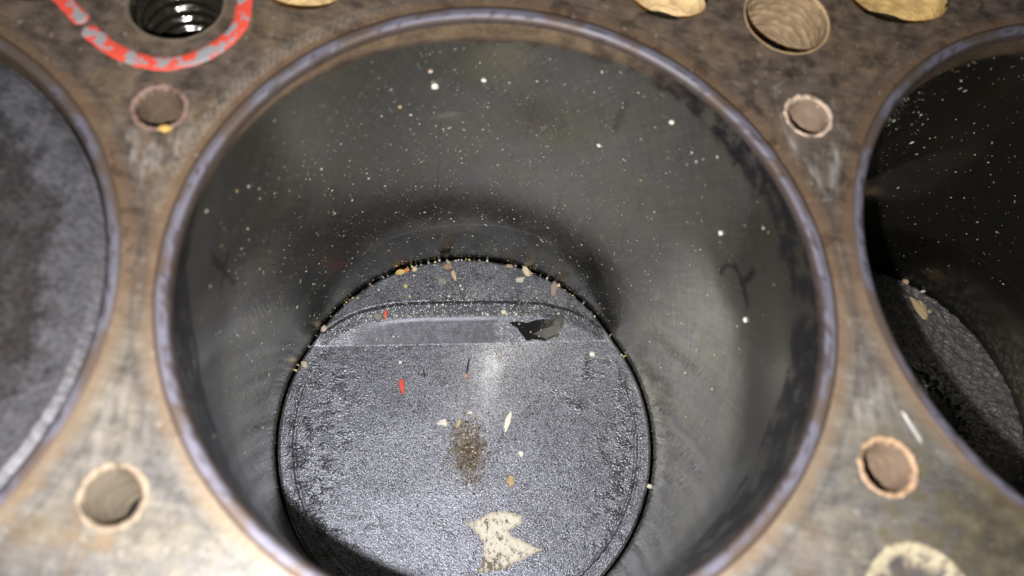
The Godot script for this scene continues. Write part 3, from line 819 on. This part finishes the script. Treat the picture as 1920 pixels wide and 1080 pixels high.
func debris() -> void:
	# torn piece of gasket paper
	var outline := PackedVector2Array([Vector2(-1.6, 20.2), Vector2(0.4, 20.3), Vector2(2.0, 19.2), Vector2(4.5, 18.3), Vector2(7.0, 18.1), Vector2(9.6, 18.6), Vector2(11.7, 19.5), Vector2(11.3, 21.2), Vector2(9.6, 21.9), Vector2(8.5, 22.6), Vector2(9.0, 23.7), Vector2(11.5, 24.9), Vector2(13.8, 26.2), Vector2(15.8, 27.2), Vector2(13.0, 28.3), Vector2(9.3, 29.7), Vector2(6.5, 31.0), Vector2(2.6, 31.3), Vector2(0.0, 31.6), Vector2(1.4, 30.5), Vector2(2.1, 29.2), Vector2(2.4, 27.0), Vector2(2.2, 24.8), Vector2(1.0, 23.3), Vector2(0.0, 21.6)])
	var c0 := Vector2(6.5, 25.0)
	var paper := vmat(0.75)
	grain(paper, noise_map(0.04, 3.0, 91), 0.15, 0.5)
	var sh := sheet(-10.0, 12.0, -9.0, 9.0, 0.14,
		func(x, z): return poly_sdf(outline, x + c0.x, z + c0.y) + 0.5 * nb.get_noise_2d(x * 16.0, z * 16.0),
		func(x, z): return 0.55 + 0.42 * na.get_noise_2d(x * 7.0, z * 7.0) + 0.05 * nb.get_noise_2d(x * 12.0, z * 12.0) + 0.007 * (x * x * 0.6 + z * z * 0.2),
		0.30,
		func(x, z):
			var n := 0.75 * nb.get_noise_2d(x * 16.0 + 7.0, z * 9.0) + 0.55 * nc.get_noise_2d(x * 40.0, z * 40.0) + 0.5 * na.get_noise_2d(x * 7.0, z * 7.0)
			var e := ss(-0.1, -0.9, poly_sdf(outline, x + c0.x, z + c0.y))
			var c := Color(0.86, 0.82, 0.73).lerp(Color(0.13, 0.11, 0.085), clampf(ss(0.20, 0.55, n + 0.42 * ss(1.5, 5.5, z - x * 0.25) + 0.1 * ss(-1.0, -3.5, x)) * 0.9, 0, 1))
			var spot := 1.0 - ss(0.25, 0.5, Vector2((x - 1.6) / 0.8, (z + 4.6) / 1.1).length())
			return c.lerp(Color(0.36, 0.29, 0.2), (1.0 - e) * 0.45).lerp(Color(0.05, 0.05, 0.05), spot * .9))
	var g := put("gasket_scrap", sh, paper)
	g.position = at_floor(c0.x, c0.y) * K
	tag(g, "large torn cream scrap of gasket paper near the piston's front edge", "gasket scrap")

	# [name, x, z, lift, length, width, thickness, turn, colour, taper, label, category]
	var W := Color(0.88, 0.86, 0.80); var T := Color(0.62, 0.47, 0.28); var RD := Color(0.78, 0.10, 0.07)
	var list := [
		["paint_flake", -15.75, -12.5, 0.15, 4.3, 1.7, 0.35, 0.2, RD, 0.5, "long red paint flake lying on the left half of middle piston", "paint flake"],
		["paint_flake", -19.6, -30.4, 0.15, 2.6, 0.9, 0.3, -0.1, RD, 0.2, "thin red sliver on the sloped step at the back left", "paint flake"],
		["gasket_sliver", 9.6, -3.1, 0.15, 5.0, 1.5, 0.35, -0.32, W, 0.25, "long white sliver standing out at the middle of the piston", "gasket sliver"],
		["gasket_crumb", 9.6, 11.3, 0.1, 2.6, 2.1, 0.9, 0.5, T, 0.0, "tan star-shaped crumb above the large cream scrap", "crumb"],
		["gasket_crumb", -6.1, -3.3, 0.1, 1.7, 2.7, 0.7, 0.1, W, 0.1, "white ragged crumb at upper left of the brown grit patch", "crumb"],
		["gasket_crumb", 12.4, 4.9, 0.1, 1.2, 1.9, 0.6, -0.5, W, 0.2, "small pale ragged crumb to the right of the brown grit patch", "crumb"],
		["gasket_crumb", -2.4, -3.0, 0.1, 3.0, 1.3, 0.7, -0.5, Color(0.60, 0.52, 0.36), 0.4, "curled beige crumb at the top of the brown grit patch", "crumb"],
		["gasket_crumb", 0.6, -5.6, 0.1, 0.8, 1.6, 0.5, 0.3, W, 0.2, "white crumb at the tip of the curled beige crumb", "crumb"],
		["gasket_crumb", -16.1, -18.8, 0.1, 1.0, 0.9, 0.5, 0.0, W, 0.0, "tiny white round crumb above the long red paint flake", "crumb"],
		["gasket_crumb", 32.1, -20.0, 0.1, 1.5, 1.8, 0.5, 0.6, W, 0.1, "white crumb just below the right end of the step line", "crumb"],
		["gasket_crumb", 9.8, -30.6, 0.15, 1.2, 1.7, 0.4, 0.2, Color(0.70, 0.66, 0.55), 0.0, "cream crumb with a hollow, on the step above the glossy bare patch", "crumb"],
		["gasket_crumb", -0.1, -14.9, 0.1, 1.2, 1.1, 0.6, 0.7, Color(0.62, 0.40, 0.30), 0.1, "pinkish crumb at the foot of the thin dark splinter", "crumb"],
		["gasket_chip", -15.9, -41.0, 0.2, 1.6, 2.4, 1.0, 0.3, Color(0.66, 0.48, 0.20), 0.0, "yellow-tan chip in the gap at the piston's back left edge", "gasket chip"],
		["gasket_chip", -14.3, -41.5, 0.3, 1.2, 1.4, 0.9, 0.3, Color(0.74, 0.28, 0.08), 0.0, "small orange chip touching the yellow-tan chip at back edge", "gasket chip"],
		["gasket_chip", -12.3, -41.8, 0.2, 1.2, 1.5, 0.8, 0.9, Color(0.70, 0.62, 0.45), 0.0, "pale chip right of the orange chip at the back edge", "gasket chip"],
		["gasket_chip", -3.9, -42.2, 0.3, 1.9, 3.2, 1.1, 0.1, Color(0.34, 0.25, 0.18), 0.2, "brown crumbly chip at the middle of the piston's back edge", "gasket chip"],
		["gasket_chip", -2.5, -39.9, 0.2, 3.2, 1.5, 0.8, 0.3, Color(0.66, 0.48, 0.33), 0.4, "tan pointed chip hanging below the brown crumbly chip", "gasket chip"],
		["gasket_chip", -5.3, -38.6, 0.15, 2.2, 2.4, 0.4, 0.4, Color(0.24, 0.23, 0.22), 0.2, "flat grey chip left of the tan pointed chip", "gasket chip"],
		["gasket_chip", 16.1, -40.9, 0.3, 3.4, 1.5, 0.8, 0.5, Color(0.76, 0.66, 0.48), -0.2, "cream oblong chip at the piston's back right edge", "gasket chip"],
		["gasket_chip", 14.2, -38.7, 0.15, 1.5, 2.3, 0.5, 0.3, Color(0.58, 0.54, 0.50), 0.0, "pale grey chip just below the cream oblong chip", "gasket chip"],
		["gasket_chip", 11.8, -42.3, 0.3, 1.2, 2.2, 0.6, -0.2, Color(0.40, 0.32, 0.25), 0.0, "dull tan chip left of the cream oblong chip", "gasket chip"],
		["gasket_chip", 22.9, -36.2, 0.2, 4.2, 2.0, 0.6, -0.25, Color(0.34, 0.27, 0.23), 0.1, "pinkish-grey upright chip at the right of the back edge", "gasket chip"],
		["gasket_chip", 24.1, -37.0, 0.5, 1.0, 1.0, 0.7, 0.0, Color(0.76, 0.62, 0.45), 0.0, "tiny cream chip on the side of the pinkish-grey chip", "gasket chip"],
		["gasket_chip", -34.6, -27.4, 0.2, 1.5, 1.7, 1.0, 0.2, Color(0.60, 0.55, 0.46), 0.0, "cream pebble in the gap at the piston's upper left", "gasket chip"],
		["gasket_chip", -39.2, -18.7, 0.2, 2.0, 1.9, 0.8, 0.6, Color(0.50, 0.45, 0.38), 0.2, "beige chip on the piston's left edge below the cream pebble", "gasket chip"],
		["gasket_chip", 42.7, 13.7, 0.2, 1.1, 1.0, 0.8, 0.6, W, 0.0, "white speck in the gap at the piston's right edge", "gasket chip"],
		["gasket_chip", -14.6, -37.3, 0.15, 1.1, 0.9, 0.5, 0.6, Color(0.66, 0.58, 0.22), 0.0, "tiny yellow chip below the yellow-tan chip", "gasket chip"],
		["gasket_chip", -21.3, -30.0, 0.12, 1.8, 2.2, 0.3, 0.2, Color(0.22, 0.20, 0.18), 0.0, "flat brownish chip beside the thin red sliver", "gasket chip"],
	]
	var mats := {}
	var n := 0
	for q in list:
		n += 1
		var key: String = (q[8] as Color).to_html()
		if not mats.has(key):
			var m := mat(q[8].r, q[8].g, q[8].b, 0.62)
			mats[key] = m
		var o := put(q[0], chip_mesh(q[4], q[5], q[6], n, 15, q[9], 0.34 if q[0] == "gasket_crumb" else 0.2), mats[key])
		o.position = at_floor(q[1], q[2], q[3] - 0.12) * K
		o.rotation.y = q[7]
		if q[2] < -24.0 and q[2] > -31.5: o.rotation.x = 0.4
		tag(o, q[10], q[11], {"gasket_chip": "chips along the piston's edge", "gasket_crumb": "pale crumbs on the piston"}.get(q[0], ""))
	# splinters
	var dark := mat(0.012, 0.011, 0.010, 0.5)
	for q in [[[Vector2(0.9, -19.3), Vector2(0.5, -17.2), Vector2(0.0, -15.0)], 0.22, "thin black splinter above the middle of the piston"], [[Vector2(8.7, -0.8), Vector2(7.9, 0.6), Vector2(6.6, 2.4)], 0.09, "fine dark hair trailing from the long white sliver"], [[Vector2(-12.2, -15.4), Vector2(-10.6, -15.6), Vector2(-9.2, -15.3)], 0.13, "short dark bristle crossing right of the long red flake"], [[Vector2(-10.5, -17.0), Vector2(-10.3, -15.5), Vector2(-10.2, -14.6)], 0.16, "short dark upright bristle right of the long red flake"]]:
		var P := PackedVector3Array()
		for r in 13:
			var u := r / 12.0
			var a: Vector2 = q[0][0].lerp(q[0][1], u).lerp(q[0][1].lerp(q[0][2], u), u)
			var tn: Vector2 = (q[0][2] - q[0][0]).normalized()
			var w: float = q[1] * (0.35 + 0.65 * sin(PI * clampf(u * 0.9 + 0.08, 0, 1)))
			for c in 7:
				var t := TAU * c / 6.0
				P.append(Vector3(a.x - tn.y * cos(t) * w - q[0][1].x, 0.22 + q[1] * 0.6 + sin(t) * w, a.y + tn.x * cos(t) * w - q[0][1].y))
		var o := put("splinter", lattice(P, 13, 7, true), dark)
		o.position = at_floor(q[0][1].x, q[0][1].y) * K
		tag(o, q[2], "splinter", "dark splinters on the piston")

	# right bore
	var y := FLOOR_Y + 0.45
	for q in [["gasket_crumb", 123.4, -30.5, 8.2, 3.6, 0.9, 0.35, T, "large tan crumb on the right piston"], ["gasket_crumb", 125.7, -29.7, 1.4, 1.5, 0.7, 0.2, T, "small tan crumb touching the large tan crumb"], ["gasket_crumb", 118.9, -41.2, 1.5, 1.6, 0.9, 0.0, T, "tan crumb on right piston's back edge, farther left"], ["gasket_crumb", 121.2, -38.7, 1.6, 1.7, 0.9, 0.4, T, "round tan crumb at right piston's back edge near the white sliver"], ["gasket_sliver", 125.6, -35.8, 0.7, 3.4, 0.4, 0.25, W, "white sliver at the back edge of the right piston"], ["gasket_crumb", 140.1, -11.8, 1.5, 1.4, 0.6, 0.3, Color(.28, .25, .23), "grey crumb at the far right edge of right piston"]]:
		n += 1
		var o := put(q[0], chip_mesh(q[3], q[4], q[5], n, 13, 0.0, 0.26), mat(q[7].r, q[7].g, q[7].b, 0.7))
		o.position = Vector3(q[1], y, q[2]) * K
		o.rotation.y = q[6]
		tag(o, q[8], "crumb" if q[0] == "gasket_crumb" else "gasket sliver", "crumbs on the right piston" if q[0] == "gasket_crumb" else "")
	# deck
	var sl := put("scratch_streak", chip_mesh(4.9, 0.8, 0.2, 301, 14, 0.6, 0.2), mat(0.66, 0.66, 0.65, 0.4, 0.3))  # chip added for the shine of a scratch in the deck
	sl.position = Vector3(53.9, 0.02, 22.9) * K
	sl.rotation.y = -2.75
	tag(sl, "pale chip standing in for a shiny scratch on the deck between middle and right bores", "scratch streak")
	var yc := put("gasket_crumb", chip_mesh(1.2, 1.7, 0.6, 302, 10), mat(0.70, 0.45, 0.13, 0.6))
	yc.position = Vector3(-48.1, 0.05, -23.4) * K
	tag(yc, "yellow crumb on the lower rim of hole under red bead", "crumb")
	# larger specks stuck to the far wall of the middle bore
	for q in [[101.4, -16.8, 1.25, W, "largest white speck stuck high on the bore's far wall"], [90.3, -16.1, 0.85, W, "second largest white speck high on the bore's far wall"], [109.5, -20.8, 0.6, Color(.6, .42, .2), "tiny orange-tan speck on the far wall, left of the largest"], [60.4, -27.7, 0.7, W, "white speck on the far wall to the right, below dark drip"], [23.6, -22.8, 0.85, W, "bright white speck on the right wall above the dark scribble"], [4.0, -27.2, 0.85, W, "bright white speck on the right wall below the dark scribble"], [102.5, -12.4, 0.7, Color(.62, .5, .42), "pinkish speck above the largest white speck"], [47.0, -10.5, 0.8, W, "pale speck beside the top of the dark drip"]]:
		n += 1
		var t := deg_to_rad(q[0])
		var o := put("wall_speck", chip_mesh(q[2] * 1.0, q[2] * 1.15, q[2] * 0.45, n, 10), mat(q[3].r, q[3].g, q[3].b, 0.7))
		var inward := Vector3(-cos(t), 0, sin(t))
		o.transform = Transform3D(Basis(Vector3.UP.cross(inward), inward, Vector3.UP * -1.0).orthonormalized(), Vector3(44.99 * cos(t), q[1], -44.99 * sin(t)) * K)
		if o.transform.basis.determinant() < 0.0: o.transform.basis.x = -o.transform.basis.x
		tag(o, q[4], "speck", "larger specks on the bore wall")

func scatter(called: String, label: String, count: int, m: Material, make: Callable) -> void:
	var mesh := chip_mesh(1.0, 1.0, 0.6, 555, 7, 0.0, 0.2)
	var mm := MultiMesh.new()
	mm.transform_format = MultiMesh.TRANSFORM_3D
	mm.use_colors = true
	mm.mesh = mesh
	mm.instance_count = count
	for i in count:
		var q: Array = make.call(i)
		mm.set_instance_transform(i, q[0])
		mm.set_instance_color(i, q[1])
	var o := MultiMeshInstance3D.new()
	o.name = numbered(called)
	o.multimesh = mm
	o.material_override = m
	add_child(o, true)
	tag(o, label, "", "", "stuff")

func dust() -> void:
	rng.seed = 4242
	var m := vmat(0.7)
	var speck := func(cx: float, deg: float, y: float, s: float, c: Color) -> Array:
		var t := deg_to_rad(deg)
		var inward := Vector3(-cos(t), 0, sin(t))
		var side := Vector3.UP.cross(inward)
		var b := Basis(side, inward, side.cross(inward)).rotated(inward, rng.randf() * TAU)
		b = b.scaled_local(Vector3(s * rng.randf_range(.5, 1.4), s * 0.5, s * rng.randf_range(.7, 2.1)))
		return [Transform3D(b, Vector3(cx + 44.985 * cos(t), y, -44.985 * sin(t)) * K), c]
	var tone := func() -> Color:
		var k := rng.randf()
		if k < 0.03: return Color(0.62, 0.45, 0.20)
		if k < 0.62: return Color(0.34, 0.325, 0.285)
		return Color(0.74, 0.72, 0.66)
	scatter("wall_dust", "pale dust specks sprinkled over the middle bore's wall", 2700, m, func(_i):
		var deg := 95.0 + rng.randfn(0.0, 44.0)
		if deg < -15.0 or deg > 200.0: deg = rng.randf_range(5.0, 175.0)
		var y := -7.0 - 88.0 * pow(rng.randf(), 0.85)
		for k in 6:
			if nb.get_noise_2d(deg * 2.4, y * 2.4) > rng.randf_range(-0.25, 0.3): break
			deg += rng.randfn(0.0, 5.0)
			y = clampf(y + rng.randfn(0.0, 4.0), -94.0, -6.0)
		return speck.call(0.0, deg, y, 0.09 + 0.28 * pow(rng.randf(), 5.0), tone.call()))
	scatter("wall_dust", "pale dust specks on the dark wall of the right bore", 800, m, func(_i):
		var deg := rng.randf_range(40.0, 178.0)
		var y := -4.0 - 88.0 * pow(rng.randf(), 1.3)
		return speck.call(PITCH, deg, y, 0.14 + 0.4 * pow(rng.randf(), 4.0), tone.call()))
	var lay := func(x: float, z: float, s: float, c: Color, lift: float) -> Array:
		var b := Basis(Vector3.UP, rng.randf() * TAU) * Basis(Vector3.RIGHT, rng.randf_range(-.4, .4))
		b = b.scaled_local(Vector3(s * rng.randf_range(.7, 1.4), s * 0.8, s))
		return [Transform3D(b, at_floor(x, z, lift) * K), c]
	scatter("edge_grit", "cream and yellow grit lodged along the piston's edge", 150, m, func(_i):
		var deg := 92.0 + rng.randfn(0.0, 38.0)
		var t := deg_to_rad(deg)
		var r := rng.randf_range(43.3, 44.9)
		var c: Color = tone.call()
		if rng.randf() < 0.25: c = Color(0.70, 0.62, 0.22)
		return lay.call(r * cos(t), -r * sin(t), rng.randf_range(0.25, 0.75), c, -0.35))
	scatter("piston_grit", "fine white grit strewn over the back of the piston", 420, m, func(_i):
		var x := rng.randfn(2.0, 17.0); var z := rng.randfn(-32.0, 7.5)
		if Vector2(x, z).length() > 43.0:
			x *= 0.6; z = -30.0
		return lay.call(x, z, 0.14 + 0.6 * pow(rng.randf(), 4.0), tone.call(), 0.06))
	scatter("brown_grit", "patch of brown rusty grit in the middle of the piston", 1000, m, func(_i):
		var t := rng.randf() * TAU
		var r := pow(rng.randf(), 0.8) * (1.0 + 0.9 * nb.get_noise_2d(cos(t) * 40.0, sin(t) * 40.0))
		var x := -0.2 + 5.2 * r * cos(t) + rng.randfn(0, .5); var z := 3.6 + 8.8 * r * sin(t) + rng.randfn(0, .6)
		var k := rng.randf()
		var c := Color(0.15, 0.105, 0.06)
		if k < 0.3: c = Color(0.07, 0.055, 0.04)
		elif k < 0.5: c = Color(0.33, 0.25, 0.15)
		elif k < 0.58: c = Color(0.68, 0.62, 0.5)
		return lay.call(x, z, 0.12 + 0.42 * pow(rng.randf(), 2.0), c, 0.02))
	scatter("soot_crumbs", "black soot crumbs lying about on the piston", 110, vmat(0.5), func(_i):
		var x := rng.randfn(0.0, 20.0); var z := rng.randfn(2.0, 18.0)
		var l := Vector2(x, z).length()
		if l > 42.0:
			x *= 30.0 / l; z *= 30.0 / l
		return lay.call(x, z, rng.randf_range(0.15, 0.55), Color(0.02, 0.02, 0.024), 0.02))
